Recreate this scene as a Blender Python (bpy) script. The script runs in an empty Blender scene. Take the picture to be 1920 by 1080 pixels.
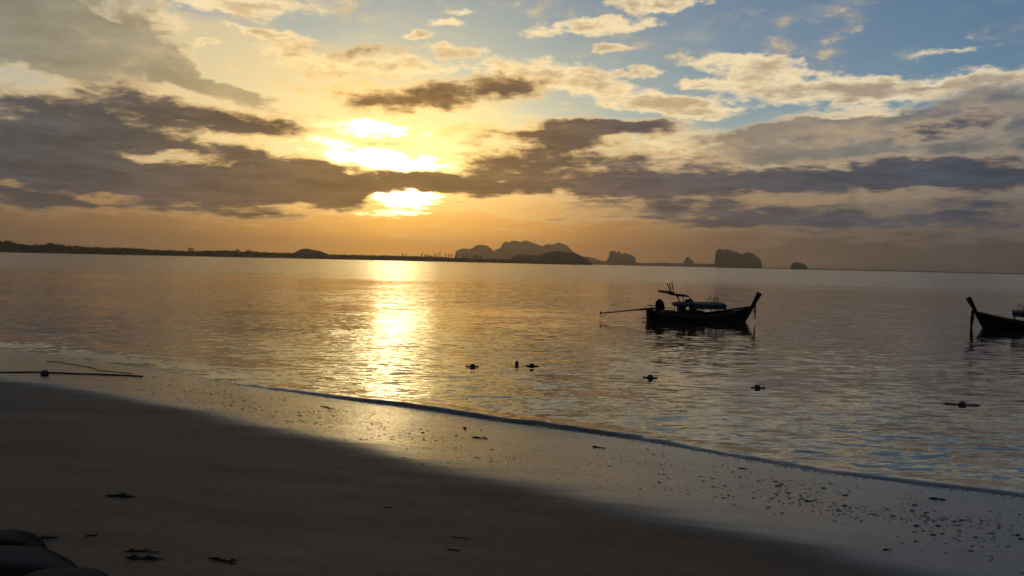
import bpy, bmesh, math, random
from mathutils import Vector, Matrix, noise as mnoise
R = math.radians
sc = bpy.context.scene
C = sc.collection

# ------------------------------------------------------------------ camera
EYE = 3.6
cam_d = bpy.data.cameras.new('camera'); cam = bpy.data.objects.new('camera', cam_d); C.objects.link(cam)
cam_d.sensor_width = 36.0; cam_d.lens = 36.0 * 1507 / 1920
cam_d.clip_start = 0.05; cam_d.clip_end = 90000
cam.matrix_world = (Matrix.Translation((0, 0, EYE)) @ Matrix.Rotation(R(90 - 1.83), 4, 'X') @ Matrix.Rotation(R(1.31), 4, 'Z'))
sc.camera = cam
sc.view_settings.view_transform = 'Standard'; sc.view_settings.look = 'None'
sc.view_settings.exposure = 0.35; sc.view_settings.gamma = 1.0; sc.view_settings.use_curve_mapping = False
sc.cycles.use_denoising = True
sc.cycles.max_bounces = 6; sc.cycles.volume_bounces = 0; sc.cycles.transparent_max_bounces = 8
sc.cycles.caustics_reflective = False; sc.cycles.caustics_refractive = False
sc.cycles.sample_clamp_indirect = 6.0

SUN_AZ, SUN_EL = -8.3, 6.4          # the sun hangs behind the cloud bank, a little left of centre

# ------------------------------------------------------------------ node helper
class NT:
    def __init__(self, tree):
        self.t = tree; self.n = tree.nodes; self.l = tree.links
    def put(self, sock, v):
        if v is None: return
        if hasattr(v, 'is_output'): self.l.new(v, sock)
        elif isinstance(v, (tuple, list)):
            n = len(sock.default_value)
            sock.default_value = (tuple(v) + (1.0,) * n)[:n]
        else: sock.default_value = v
    def math(self, op, a, b=None, c=None, clamp=False):
        n = self.n.new('ShaderNodeMath'); n.operation = op; n.use_clamp = clamp
        for i, v in enumerate((a, b, c)): self.put(n.inputs[i], v)
        return n.outputs[0]
    def vmath(self, op, a, b=None, c=None):
        n = self.n.new('ShaderNodeVectorMath'); n.operation = op
        for i, v in enumerate((a, b, c)):
            if v is not None: self.put(n.inputs[i], v)
        return n.outputs[0]
    def xyz(self, x, y, z):
        n = self.n.new('ShaderNodeCombineXYZ')
        for i, v in enumerate((x, y, z)): self.put(n.inputs[i], v)
        return n.outputs[0]
    def sep(self, v):
        n = self.n.new('ShaderNodeSeparateXYZ'); self.put(n.inputs[0], v); return n.outputs
    def noise(self, vec, scale, detail=4, rough=0.55, dist=0.0, color=False, lac=2.0):
        n = self.n.new('ShaderNodeTexNoise'); self.put(n.inputs['Vector'], vec)
        n.inputs['Scale'].default_value = scale; n.inputs['Detail'].default_value = detail
        n.inputs['Roughness'].default_value = rough; n.inputs['Distortion'].default_value = dist
        n.inputs['Lacunarity'].default_value = lac
        return n.outputs['Color' if color else 'Fac']
    def mapping(self, vec, loc=(0, 0, 0), rot=(0, 0, 0), scale=(1, 1, 1), kind='POINT'):
        n = self.n.new('ShaderNodeMapping'); n.vector_type = kind; self.put(n.inputs['Vector'], vec)
        n.inputs['Location'].default_value = loc; n.inputs['Rotation'].default_value = rot; n.inputs['Scale'].default_value = scale
        return n.outputs[0]
    def step(self, v, a, b, lo=0.0, hi=1.0, smooth=True):
        n = self.n.new('ShaderNodeMapRange'); n.interpolation_type = 'SMOOTHSTEP' if smooth else 'LINEAR'
        self.put(n.inputs['Value'], v)
        self.put(n.inputs['From Min'], a); self.put(n.inputs['From Max'], b)
        self.put(n.inputs['To Min'], lo); self.put(n.inputs['To Max'], hi)
        return n.outputs[0]
    def mix(self, f, a, b, mode='MIX'):
        n = self.n.new('ShaderNodeMix'); n.data_type = 'RGBA'; n.blend_type = mode; n.clamp_factor = True
        self.put(n.inputs[0], f); self.put(n.inputs[6], a); self.put(n.inputs[7], b)
        return n.outputs[2]
    def ramp(self, f, stops, interp='LINEAR'):
        n = self.n.new('ShaderNodeValToRGB'); self.put(n.inputs[0], f); e = n.color_ramp.elements
        n.color_ramp.interpolation = interp
        while len(e) < len(stops): e.new(0.5)
        for q, (p, c) in zip(e, stops):
            q.position = p; q.color = (tuple(c) + (1.0,))[:4]
        return n.outputs[0]
    def scale(self, col, f):
        n = self.n.new('ShaderNodeVectorMath'); n.operation = 'SCALE'
        self.put(n.inputs[0], col); self.put(n.inputs['Scale'], f); return n.outputs[0]

def lin(r, g, b):
    f = lambda c: (c / 255 / 12.92) if c <= 10 else ((c / 255 + 0.055) / 1.055) ** 2.4
    return (f(r), f(g), f(b))

# ------------------------------------------------------------------ sky
def build_sky():
    w = bpy.data.worlds.new('World'); sc.world = w; w.use_nodes = True
    w.node_tree.nodes.clear(); T = NT(w.node_tree)
    d = T.n.new('ShaderNodeTexCoord').outputs['Generated']
    x, y, z = T.sep(d)
    az = T.math('MULTIPLY', T.math('ARCTAN2', x, y), 57.2958)
    el = T.math('MAXIMUM', T.math('MULTIPLY', T.math('ARCSINE', z), 57.2958), 0.0)
    # noise space: a cylinder round the viewer whose height axis is compressed towards the horizon
    hx = T.math('POWER', T.math('ADD', T.math('MULTIPLY', x, x), T.math('MULTIPLY', y, y)), -0.5)
    ly = T.math('MULTIPLY', T.math('LOGARITHM', T.math('ADD', el, 6.0), math.e), 19.0)
    q = T.xyz(T.math('MULTIPLY', T.math('MULTIPLY', x, hx), 57.3), T.math('MULTIPLY', T.math('MULTIPLY', y, hx), 57.3), ly)
    P = T.xyz(az, el, 0.0)
    w1 = T.noise(T.mapping(q, scale=(1, 1, 1.5)), 0.11, 4, 0.6, color=True)
    w2 = T.noise(T.mapping(q, loc=(9, 4, 2), scale=(1, 1, 1.9)), 0.42, 5, 0.6, color=True)
    wob = T.vmath('ADD', T.vmath('MULTIPLY', T.vmath('SUBTRACT', w1, (0.5, 0.5, 0.5)), (5.0, 1.9, 0)),
                  T.vmath('MULTIPLY', T.vmath('SUBTRACT', w2, (0.5, 0.5, 0.5)), (2.6, 1.3, 0)))
    PW = T.vmath('ADD', P, wob)
    n1 = T.noise(T.mapping(q, loc=(3, 1, 7), scale=(0.75, 0.75, 1.7)), 0.30, 7, 0.62)
    n2 = T.noise(T.mapping(q, loc=(31, 17, 3), scale=(0.8, 0.8, 2.3)), 0.85, 6, 0.65)
    n4 = T.noise(T.mapping(q, loc=(41, 7, 53), scale=(0.7, 0.7, 2.0)), 1.1, 5, 0.6)
    n3 = T.noise(T.mapping(q, loc=(13, 57, 23), scale=(0.55, 0.55, 2.2)), 0.32, 5, 0.6)

    def field(blobs, P_):
        acc = 0.0
        for (a, e, ra, re, rot, s) in blobs:
            m = T.mapping(P_, loc=(a, e, 0), rot=(0, 0, R(rot)), scale=(ra, re, 1), kind='TEXTURE')
            g = T.n.new('ShaderNodeTexGradient'); g.gradient_type = 'SPHERICAL'; T.put(g.inputs[0], m)
            acc = T.math('MULTIPLY_ADD', g.outputs['Fac'], s, acc)
        return acc
    def glow(ra, re, a=SUN_AZ, e=SUN_EL):
        v = T.mapping(P, loc=(a, e, 0), scale=(ra, re, 1), kind='TEXTURE')
        n = T.n.new('ShaderNodeVectorMath'); n.operation = 'LENGTH'; T.put(n.inputs[0], v)
        return T.math('EXPONENT', T.math('MULTIPLY', n.outputs['Value'], -1.0))

    # clear air: the physical sky
    sky = T.n.new('ShaderNodeTexSky'); sky.sky_type = 'NISHITA'; sky.sun_disc = False
    sky.sun_elevation = R(SUN_EL); sky.sun_rotation = R(SUN_AZ); sky.air_density = 1.0; sky.dust_density = 0.5; sky.ozone_density = 2.0
    clear = T.vmath('MULTIPLY', sky.outputs[0], (0.046, 0.061, 0.078))
    g_wide, g_mid, g_core = glow(16, 8), glow(6.5, 3.6), glow(2.4, 1.6)
    g_mass = glow(30, 17)
    a01 = T.step(az, -34.0, 34.0, smooth=False)
    lowc = T.ramp(a01, [(0, lin(128, 100, 82)), (.2, lin(170, 130, 88)), (.38, lin(244, 194, 110)), (.5, lin(214, 166, 104)), (.62, lin(148, 120, 96)), (.75, lin(112, 98, 90)), (1, lin(88, 86, 92))])
    # humid air: warmer towards the sun and towards the sea
    clear = T.vmath('MULTIPLY', clear, T.mix(T.math('MULTIPLY', glow(16, 11), 1.5), (1, 1, 1), (1.0, 0.83, 0.54)))
    clear = T.mix(T.step(el, 3.0, 10.0, 0.85, 0.0), clear, lowc)
    c1 = T.math('SUBTRACT', n1, 0.5); c2 = T.math('SUBTRACT', n2, 0.5); c3 = T.math('SUBTRACT', n3, 0.5); c4 = T.math('SUBTRACT', n4, 0.5)
    # rain haze low over the sea
    low = T.ramp(a01, [(0, lin(108, 76, 60)), (.16, lin(130, 88, 56)), (.27, lin(184, 118, 50)), (.37, lin(240, 160, 52)),
                        (.48, lin(222, 146, 60)), (.60, lin(158, 104, 58)), (.72, lin(98, 76, 62)), (.85, lin(68, 60, 60)), (1, lin(50, 52, 62))])
    lowband = T.math('MULTIPLY', T.step(el, 2.4, 5.4, 1.0, 0.0), 0.9)

    # high veil, left of the sun, lit pale yellow from behind
    veil = T.math('MULTIPLY', T.step(T.math('ADD', field(VEIL, PW), T.math('MULTIPLY', c3, 1.6)), 0.05, 0.85), 0.66)
    veil_c = T.mix(g_mass, lin(160, 166, 158), lin(246, 208, 128))
    col = T.mix(veil, clear, veil_c)

    # broken cumulus on the blue: cream, mottled, greyer hearts
    out_l = T.math('MULTIPLY', T.math('MAXIMUM', T.step(T.math('ABSOLUTE', az), 36, 52), T.step(el, 19, 28)), 0.14)
    cd = T.math('ADD', T.math('ADD', field(CREAM, PW), out_l), T.math('ADD', T.math('MULTIPLY', c1, 1.5), T.math('MULTIPLY', c2, 1.2)))
    cr_a = T.step(cd, 0.16, 0.62)
    lit = T.mix(g_mass, lin(206, 196, 176), lin(252, 219, 150))
    shade = T.mix(g_mass, lin(120, 118, 118), lin(196, 164, 112))
    cr_c = T.mix(T.step(T.math('ADD', T.math('MULTIPLY', cd, 0.8), T.math('ADD', T.math('MULTIPLY', c3, 1.6), T.math('MULTIPLY', c4, 0.7))), 0.30, 1.05), lit, shade)
    col = T.mix(T.math('MULTIPLY', cr_a, 0.92), col, cr_c)

    # soft grey sheets
    gd = T.math('ADD', field(GREY, PW), T.math('ADD', T.math('MULTIPLY', c1, 1.3), T.math('MULTIPLY', c2, 0.7)))
    g_a = T.step(gd, 0.12, 0.75)
    g_c = T.mix(T.step(gd, 0.30, 0.75), T.mix(g_mass, lin(150, 146, 140), lin(242, 214, 150)),
                T.ramp(a01, [(0, lin(114, 115, 104)), (.25, lin(138, 128, 104)), (.5, lin(160, 130, 92)), (.75, lin(106, 102, 98)), (1, lin(76, 84, 96))]))
    g_c = T.scale(g_c, T.step(T.math('ADD', c3, T.math('MULTIPLY', c1, 0.8)), -0.25, 0.25, 0.78, 1.22))
    col = T.mix(T.math('MULTIPLY', g_a, 0.9), col, g_c)

    # low haze band, thin gilded streaks in it, then the light of the hidden sun
    col = T.mix(lowband, col, low)
    gs = T.step(T.math('ADD', field(GILT, PW), T.math('ADD', T.math('MULTIPLY', c2, 1.7), T.math('MULTIPLY', c4, 1.2))), 0.25, 0.75)
    col = T.mix(T.math('MULTIPLY', gs, 0.75), col, T.mix(0.35, lowc, T.mix(g_mass, lin(150, 112, 98), lin(255, 206, 110))))
    col = T.vmath('MULTIPLY_ADD', T.scale((1.0, 0.55, 0.08), g_wide), (0.15, 0.15, 0.15), col)
    col = T.vmath('MULTIPLY_ADD', T.scale((1.0, 0.62, 0.15), g_mid), (0.80, 0.80, 0.80), col)
    br = T.step(T.math('ADD', field(BRIGHT, PW), T.math('ADD', T.math('ADD', T.math('MULTIPLY', c2, 1.6), T.math('MULTIPLY', c4, 0.8)), T.math('MULTIPLY', c1, 0.8))), 0.30, 1.0)
    col = T.vmath('MULTIPLY_ADD', T.scale((1.0, 0.80, 0.42), T.math('MULTIPLY', br, g_core)), (18., 18., 18.), col)

    # heavy stratocumulus between the viewer and the sun
    dd = T.math('ADD', field(DARK, PW), T.math('ADD', T.math('MULTIPLY', c1, 2.0), T.math('MULTIPLY_ADD', c4, 0.25, T.math('MULTIPLY', c2, 0.35))))
    dk_a = T.step(dd, 0.02, 0.80)
    core = T.ramp(a01, [(0, lin(62, 62, 66)), (.1, lin(68, 65, 65)), (.2, lin(84, 70, 58)), (.38, lin(116, 84, 48)), (.5, lin(106, 80, 55)),
                                              (.62, lin(80, 71, 70)), (.82, lin(62, 65, 75)), (1, lin(52, 59, 74))])
    core = T.scale(core, T.step(T.math('ADD', c3, T.math('MULTIPLY', c4, 0.6)), -0.25, 0.3, 0.72, 1.5))
    rim = T.mix(g_mass, T.mix(T.step(el, 4.0, 8.0), lin(112, 96, 92), lin(136, 136, 136)), lin(252, 200, 112))
    rim = T.mix(T.step(el, 3.5, 7.5, 0.7, 0.0), rim, lowc)
    rim = T.vmath('MULTIPLY_ADD', T.scale((1.0, 0.66, 0.20), g_mid), (1.1, 1.1, 1.1), rim)
    dk_c = T.mix(T.step(T.math('ADD', dd, T.math('MULTIPLY', c4, 0.7)), 0.28, 1.0), rim, core)
    col = T.mix(T.math('MULTIPLY', dk_a, 0.96), col, dk_c)
    bg = T.n.new('ShaderNodeBackground'); out = T.n.new('ShaderNodeOutputWorld')
    T.l.new(col, bg.inputs[0]); T.l.new(bg.outputs[0], out.inputs[0])
    w.cycles.sampling_method = 'MANUAL'; w.cycles.sample_map_resolution = 1024

# each cloud: azimuth, elevation, half width, half height (degrees), tilt, thickness
DARK = [
    (-25.32, 9.16, 11.25, 2.47, 0, 1), (-19.51, 8.82, 6.75, 1.24, -8, 0.8), (-30.89, 6.50, 10.69, 3.38, 0, 1.1), (-27.42, 4.33, 18.56, 2.59, 0, 1.1), 
    (-18.78, 4.76, 18.56, 2.36, 0, 1.1), (-11.74, 5.09, 10.12, 1.69, 0, 1.1), (-7.70, 5.69, 5.06, 0.90, 0, 0.7), (-30.88, 3.03, 3.94, 1.01, 0, 0.8), 
    (-4.84, 11.82, 10.12, 1.69, 6, 1), (-10.75, 10.89, 4.50, 0.90, 0, 0.5), (-10.44, 14.34, 6.75, 1.01, 0, 0.8), (-11.87, 12.86, 4.50, 0.79, 0, 0.6), 
    (0.05, 12.26, 5.06, 0.90, 0, 0.5), (-13.62, 9.87, 5.06, 0.56, 0, 0.4), (1.68, 7.44, 9.56, 1.24, 4, 1), (4.27, 9.50, 5.06, 0.90, 0, 0.7), 
    (6.24, 5.84, 15.75, 1.80, 0, 1), (-2.44, 5.37, 6.19, 1.12, 0, 1), (13.22, 5.69, 14.62, 1.58, 0, 1), (22.11, 6.42, 11.25, 1.12, 0, 0.85), 
    (25.92, 5.56, 11.25, 1.01, 0, 0.7), (30.31, 6.09, 11.25, 1.69, 0, 1.1), (6.13, 9.73, 2.53, 0.67, 0, 0.9), (-2.88, 8.33, 1.69, 0.56, 0, 0.6), 
    (25.39, 3.02, 23.62, 1.69, 0, 0.95), (13.64, 3.69, 12.38, 1.12, 0, 0.75), (5.03, 9.22, 7.31, 1.35, 0, 0.85), (8.37, 9.45, 6.19, 0.79, 0, 0.5), 
    (1.27, 8.80, 6.19, 0.90, 0, 0.6), (-17.04, 2.55, 3.94, 0.39, 0, 0.7), (10.73, 4.22, 9.00, 0.56, 0, 0.5), (30.37, 4.31, 6.75, 0.67, 0, 0.6), 
    (30.60, 9.57, 6.75, 2.92, 0, 0.6), (24.27, 8.40, 11.81, 1.12, 0, 0.45), (-9.97, 8.28, 9.56, 0.51, -4, 0.4), (-24.05, 6.92, 14.62, 1.80, 0, 0.8), 
    (-17.09, 6.53, 6.75, 0.79, -6, 0.5), (10.64, 7.34, 9.00, 0.67, 0, 0.5), (1.27, 8.65, 7.88, 0.67, -4, 0.5), (8.74, 9.70, 3.94, 0.79, 0, 0.5), 
    (-8.05, 4.27, 3.49, 1.01, 0, -2), (-29.18, 3.92, 4.50, 0.51, 0, -0.9), (-26.81, 3.49, 3.38, 0.45, 0, -1), (-24.05, 6.42, 6.75, 0.56, 0, -1.2), 
    (-31.99, 3.70, 2.25, 0.79, 0, -0.6), (-28.03, 7.42, 3.38, 0.56, 0, -0.4), (-18.82, 7.65, 6.75, 0.79, 0, -0.5),]
CREAM = [
    (-18.92, 16.33, 7.31, 0.90, 0, 1), (9.97, 17.67, 4.78, 0.73, 0, 1), (5.21, 16.16, 6.75, 0.73, 5, 1), (6.73, 14.95, 1.97, 0.51, 0, 0.9), 
    (-5.49, 16.21, 1.58, 0.45, 0, 0.8), (-4.20, 16.84, 1.41, 0.28, 0, 0.7), (2.29, 13.15, 7.88, 1.24, -3, 1), (5.70, 12.03, 6.75, 1.35, -8, 1), 
    (9.00, 13.25, 2.36, 0.51, 0, 0.9), (11.98, 10.99, 6.75, 0.90, -4, 0.9), (15.81, 13.51, 5.06, 0.84, -8, 1), (18.61, 11.93, 7.88, 1.24, -3, 1), 
    (22.91, 11.20, 6.75, 1.35, 0, 0.85), (27.51, 11.61, 7.31, 1.24, 3, 0.85), (13.02, 12.44, 2.14, 0.45, 0, 0.8), (21.35, 9.67, 6.19, 0.79, 5, 1), 
    (27.13, 13.73, 3.94, 0.45, 0, 0.5), (-24.12, 14.66, 2.81, 1.46, 0, 0.9), (-17.20, 14.74, 4.22, 0.45, 0, 0.9), (-7.15, 15.23, 1.69, 0.45, 0, 0.9), 
    (-4.52, 14.49, 3.38, 0.62, 0, 0.9), (-7.85, 13.39, 6.19, 1.01, 0, 0.9), (12.42, 8.59, 11.25, 1.35, 0, 0.7), (13.44, 10.36, 3.38, 0.45, 0, 0.7), 
    (-12.96, 13.65, 6.19, 1.24, 0, 0.6), (-20.73, 13.78, 1.97, 0.39, 0, 0.7), (30.10, 11.80, 3.38, 0.51, 0, 0.8), (-1.41, 10.31, 3.38, 0.45, 0, 0.5),]
VEIL = [
    (-28.33, 9.65, 18.56, 6.19, 0, 0.8), (-19.88, 12.20, 14.62, 4.50, -12, 0.9), (-12.91, 10.34, 14.62, 3.94, 0, 0.8), (-11.93, 16.28, 8.44, 2.25, 0, 0.4), 
    (1.25, 9.46, 15.75, 2.25, 0, 0.5), (-26.87, 12.70, 16.88, 3.38, -12, 0.6), (12.42, 8.41, 16.88, 2.25, 0, 0.5), (-22.21, 14.58, 11.25, 2.25, -10, 0.5),]
GREY = [
    (-29.79, 13.84, 12.38, 3.94, 0, 1.1), (-28.34, 11.24, 14.06, 1.91, -10, 0.7), (-22.50, 11.87, 11.25, 1.12, -20, 1), (30.61, 9.42, 6.75, 3.26, 0, 1.4), 
    (22.65, 9.54, 7.31, 1.12, 0, 0.7), (25.83, 8.07, 15.19, 1.91, 0, 1.1), (14.20, 8.93, 9.00, 1.12, 0, 0.5), (19.38, 8.98, 8.44, 1.12, 0, 0.5), 
    (1.26, 9.09, 11.25, 1.46, 0, 0.6), (28.81, 7.93, 14.06, 1.69, 0, 0.8), (-19.87, 11.02, 5.06, 0.56, -10, 0.6), (16.01, 7.30, 16.88, 1.12, 0, 0.6),]
GILT = [
    (3.32, 2.42, 14.62, 0.56, 0, 0.4), (-19.43, 1.96, 8.44, 0.45, 0, 0.35), (22.17, 4.58, 14.62, 0.56, 0, 0.5), (-3.91, 3.57, 18.56, 0.79, 0, 0.8), 
    (-12.80, 3.29, 9.00, 0.79, 0, 0.7), (-7.63, 1.78, 11.25, 0.90, 0, 0.35), (5.18, 3.21, 12.38, 0.45, 0, 0.5), (19.53, 4.49, 14.62, 0.67, 0, 0.6), 
    (26.59, 3.69, 9.00, 0.34, 0, 0.4), (-26.81, 2.52, 14.62, 0.45, 0, 0.35), (3.16, 8.57, 11.25, 1.01, 0, 0.6), (-3.23, 7.14, 6.75, 0.79, 0, 0.7), 
    (-12.21, 11.79, 9.00, 1.12, 0, 0.7), (10.63, 7.70, 11.25, 0.90, 0, 0.5), (-4.41, 9.31, 9.00, 0.79, 0, 0.6),]
BRIGHT = [
    (-9.98, 9.14, 5.62, 0.90, 0, 1.1), (-13.59, 8.09, 5.62, 0.39, -4, 0.7), (-9.40, 7.06, 8.44, 1.01, -4, 1.3), (-7.98, 4.27, 3.49, 1.07, 0, 1.6), 
    (-8.40, 3.25, 5.06, 0.34, 0, 0.8),]

build_sky()

sun_d = bpy.data.lights.new('sun', 'SUN'); sun = bpy.data.objects.new('sun', sun_d); C.objects.link(sun)
sun_d.energy = 0.006; sun_d.angle = R(3.0); sun_d.color = (1.0, 0.62, 0.30)
sd = Vector((math.sin(R(SUN_AZ)) * math.cos(R(SUN_EL)), math.cos(R(SUN_AZ)) * math.cos(R(SUN_EL)), math.sin(R(SUN_EL))))
sun.rotation_euler = sd.to_track_quat('Z', 'Y').to_euler()

# ------------------------------------------------------------------ object helpers
def tag(o, label=None, cat=None, group=None, kind=None):
    if label: o['label'] = label
    if cat: o['category'] = cat
    if group: o['group'] = group
    if kind: o['kind'] = kind
    return o
def link(name, me, mat, parent=None, smooth=False):
    o = bpy.data.objects.new(name, me); C.objects.link(o)
    if mat is not None and len(me.materials) == 0: me.materials.append(mat)
    if smooth: me.polygons.foreach_set('use_smooth', [True] * len(me.polygons))
    if parent: o.parent = parent
    return o
def mesh(name, V, F, mat, parent=None, smooth=False):
    me = bpy.data.meshes.new(name); me.from_pydata(V, [], F); me.update()
    return link(name, me, mat, parent, smooth)
def done(name, bm, mat, parent=None, smooth=False):
    me = bpy.data.meshes.new(name); bm.to_mesh(me); bm.free()
    return link(name, me, mat, parent, smooth)
def empty(name, loc, rz=0.0, rx=0.0):
    o = bpy.data.objects.new(name, None); C.objects.link(o); o.location = loc; o.rotation_euler = (rx, 0, rz); o.empty_display_size = 0.2
    return o
def tube(bm, pts, rad, seg=8, cap=True):
    pts = [Vector(p) for p in pts]; rad = rad if isinstance(rad, (list, tuple)) else [rad] * len(pts)
    rings = []
    for i, p in enumerate(pts):
        t = (pts[min(i + 1, len(pts) - 1)] - pts[max(i - 1, 0)]).normalized()
        a = t.cross(Vector((0, 0, 1)) if abs(t.z) < 0.9 else Vector((1, 0, 0))).normalized(); b = t.cross(a)
        rings.append([bm.verts.new(p + (a * math.cos(k * 2 * math.pi / seg) + b * math.sin(k * 2 * math.pi / seg)) * rad[i]) for k in range(seg)])
    for r0, r1 in zip(rings, rings[1:]):
        for k in range(seg): bm.faces.new((r0[k], r0[(k + 1) % seg], r1[(k + 1) % seg], r1[k]))
    if cap:
        bm.faces.new(rings[0][::-1]); bm.faces.new(rings[-1])
def box(bm, x0, x1, y0, y1, z0, z1, bev=0.0, M=None):
    r = bmesh.ops.create_cube(bm, size=1.0); vs = r['verts']
    for v in vs: v.co = Vector(((x0 + x1) / 2 + v.co.x * (x1 - x0), (y0 + y1) / 2 + v.co.y * (y1 - y0), (z0 + z1) / 2 + v.co.z * (z1 - z0)))
    if bev:
        es = list({e for v in vs for e in v.link_edges})
        nv = bmesh.ops.bevel(bm, geom=es, offset=bev, segments=2, affect='EDGES')['verts']
        vs = [v for v in bm.verts if v.is_valid]
    if M is not None:
        for v in vs: v.co = M @ v.co

def mat(name, base, rough=0.8, spec=0.3, tex=None, bump=0.0, scale=8.0, metal=0.0):
    m = bpy.data.materials.new(name); m.use_nodes = True; T = NT(m.node_tree); b = T.n['Principled BSDF']
    co = T.n.new('ShaderNodeTexCoord').outputs['Object']
    f = T.noise(co, scale, 5, 0.6)
    c2 = tex if tex else tuple(c * 0.55 for c in base)
    T.put(b.inputs['Base Color'], T.mix(T.step(f, 0.35, 0.65), base, c2))
    b.inputs['Roughness'].default_value = rough; b.inputs['Specular IOR Level'].default_value = spec; b.inputs['Metallic'].default_value = metal
    if bump:
        n = T.n.new('ShaderNodeBump'); n.inputs['Strength'].default_value = 0.6; n.inputs['Distance'].default_value = bump
        T.put(n.inputs['Height'], T.noise(co, scale * 2.5, 5, 0.65)); T.l.new(n.outputs[0], b.inputs['Normal'])
    return m

# ------------------------------------------------------------------ shore lines (metres; the eye stands above the origin)
LIP = [(-150, 78), (-70, 52), (-38, 38.5), (-18.63, 29.2), (-13.26, 26.3), (-7.53, 22.35), (-3.39, 19.92), (0.54, 17.74), (3.62, 15.61), (6.05, 13.98), (8.29, 12.78), (14, 9.6), (26, 3), (70, -16), (150, -45)]
DRY = [(-150, 66), (-70, 42.5), (-34, 29.8), (-13.16, 20.65), (-8.50, 18.07), (-4.98, 15.74), (-2.33, 13.77), (0.38, 11.60), (2.11, 10.48), (3.49, 9.45), (4.43, 8.78), (9, 5.9), (22, -2), (66, -23), (150, -55)]
def curve(P, n):
    """Catmull-Rom through P, n samples per span"""
    o = []
    for i in range(len(P) - 1):
        p0, p1, p2, p3 = (Vector(P[max(0, min(len(P) - 1, k))]) for k in (i - 1, i, i + 1, i + 2))
        for j in range(n):
            t = j / n
            o.append(0.5 * (2 * p1 + (p2 - p0) * t + (2 * p0 - 5 * p1 + 4 * p2 - p3) * t * t + (3 * p1 - p0 - 3 * p2 + p3) * t ** 3))
    o.append(Vector(P[-1])); return o
DRYC = curve(DRY, 4); LIPC = curve(LIP, 4)
def sdist(P, x, y):
    """signed distance to the polyline P, positive on the land side"""
    best = 1e18; sg = 1
    for a, b in zip(P, P[1:]):
        dx, dy = b.x - a.x, b.y - a.y; L2 = dx * dx + dy * dy
        t = max(0, min(1, ((x - a.x) * dx + (y - a.y) * dy) / L2))
        ex, ey = x - a.x - t * dx, y - a.y - t * dy; d2 = ex * ex + ey * ey
        if d2 < best - 1e-9: best = d2; sg = 1 if dx * ey - dy * ex < 0 else -1
    return sg * math.sqrt(best)
def beach_z(x, y, s=None, fine=True):
    if s is None: s = sdist(DRYC, x, y)
    if s > 0:
        ss = min(s, 30.0)
        z = 0.27 + 0.125 * (ss - 1.6 * (1 - math.exp(-ss / 1.6)))
        if s > 9: z -= 0.10 * min(s - 9, 21) * 0.6
    elif s > -100:
        sl = sdist(LIPC, x, y)
        z = 0.004 + 0.266 * (sl / (sl - s)) ** 1.5 if sl > 0 else max(-3.1, 0.004 + 0.05 * sl)
    else: z = -3.1
    if fine and -9 < s < 24:
        k = min(1.0, max(0.0, (s + 0.5) / 3.0))
        z += k * (0.030 * mnoise.noise((x * 0.35, y * 0.35, 3)) + 0.012 * mnoise.noise((x * 1.7, y * 1.7, 9)))
        if s < 0 and z > .03: z += 0.006 * mnoise.noise((x * 0.8 + y * 0.5, (y * 0.8 - x * 0.5) * 3, 1)) * min(1, -s)
    return z
PIT, ROL, FPX = R(-1.83), R(1.31), 1507.0
def ray(px, py):
    cx, cy = (px - 960) / FPX, (540 - py) / FPX
    rx, ry = math.cos(ROL) * cx - math.sin(ROL) * cy, math.sin(ROL) * cx + math.cos(ROL) * cy
    return Vector((rx, math.cos(PIT) - ry * math.sin(PIT), math.sin(PIT) + ry * math.cos(PIT)))
def on_ground(px, py):
    """the spot of the beach or the water seen in that direction"""
    d = ray(px, py); t = 3.0
    for _ in range(4000):
        x, y, z = d.x * t, d.y * t, EYE + d.z * t
        g = max(0.0, beach_z(x, y, fine=False))
        if z <= g: break
        t += max(0.01, (z - g) * 0.5)
    return Vector((x, y, max(0.0, beach_z(x, y))))
def far_point(px, dist):
    """azimuth of an image column at the horizon, at that distance"""
    d = ray(px, 494 + (px - 960) * 0.0229); a = math.atan2(d.x, d.y)
    return Vector((math.sin(a) * dist, math.cos(a) * dist, 0))

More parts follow.
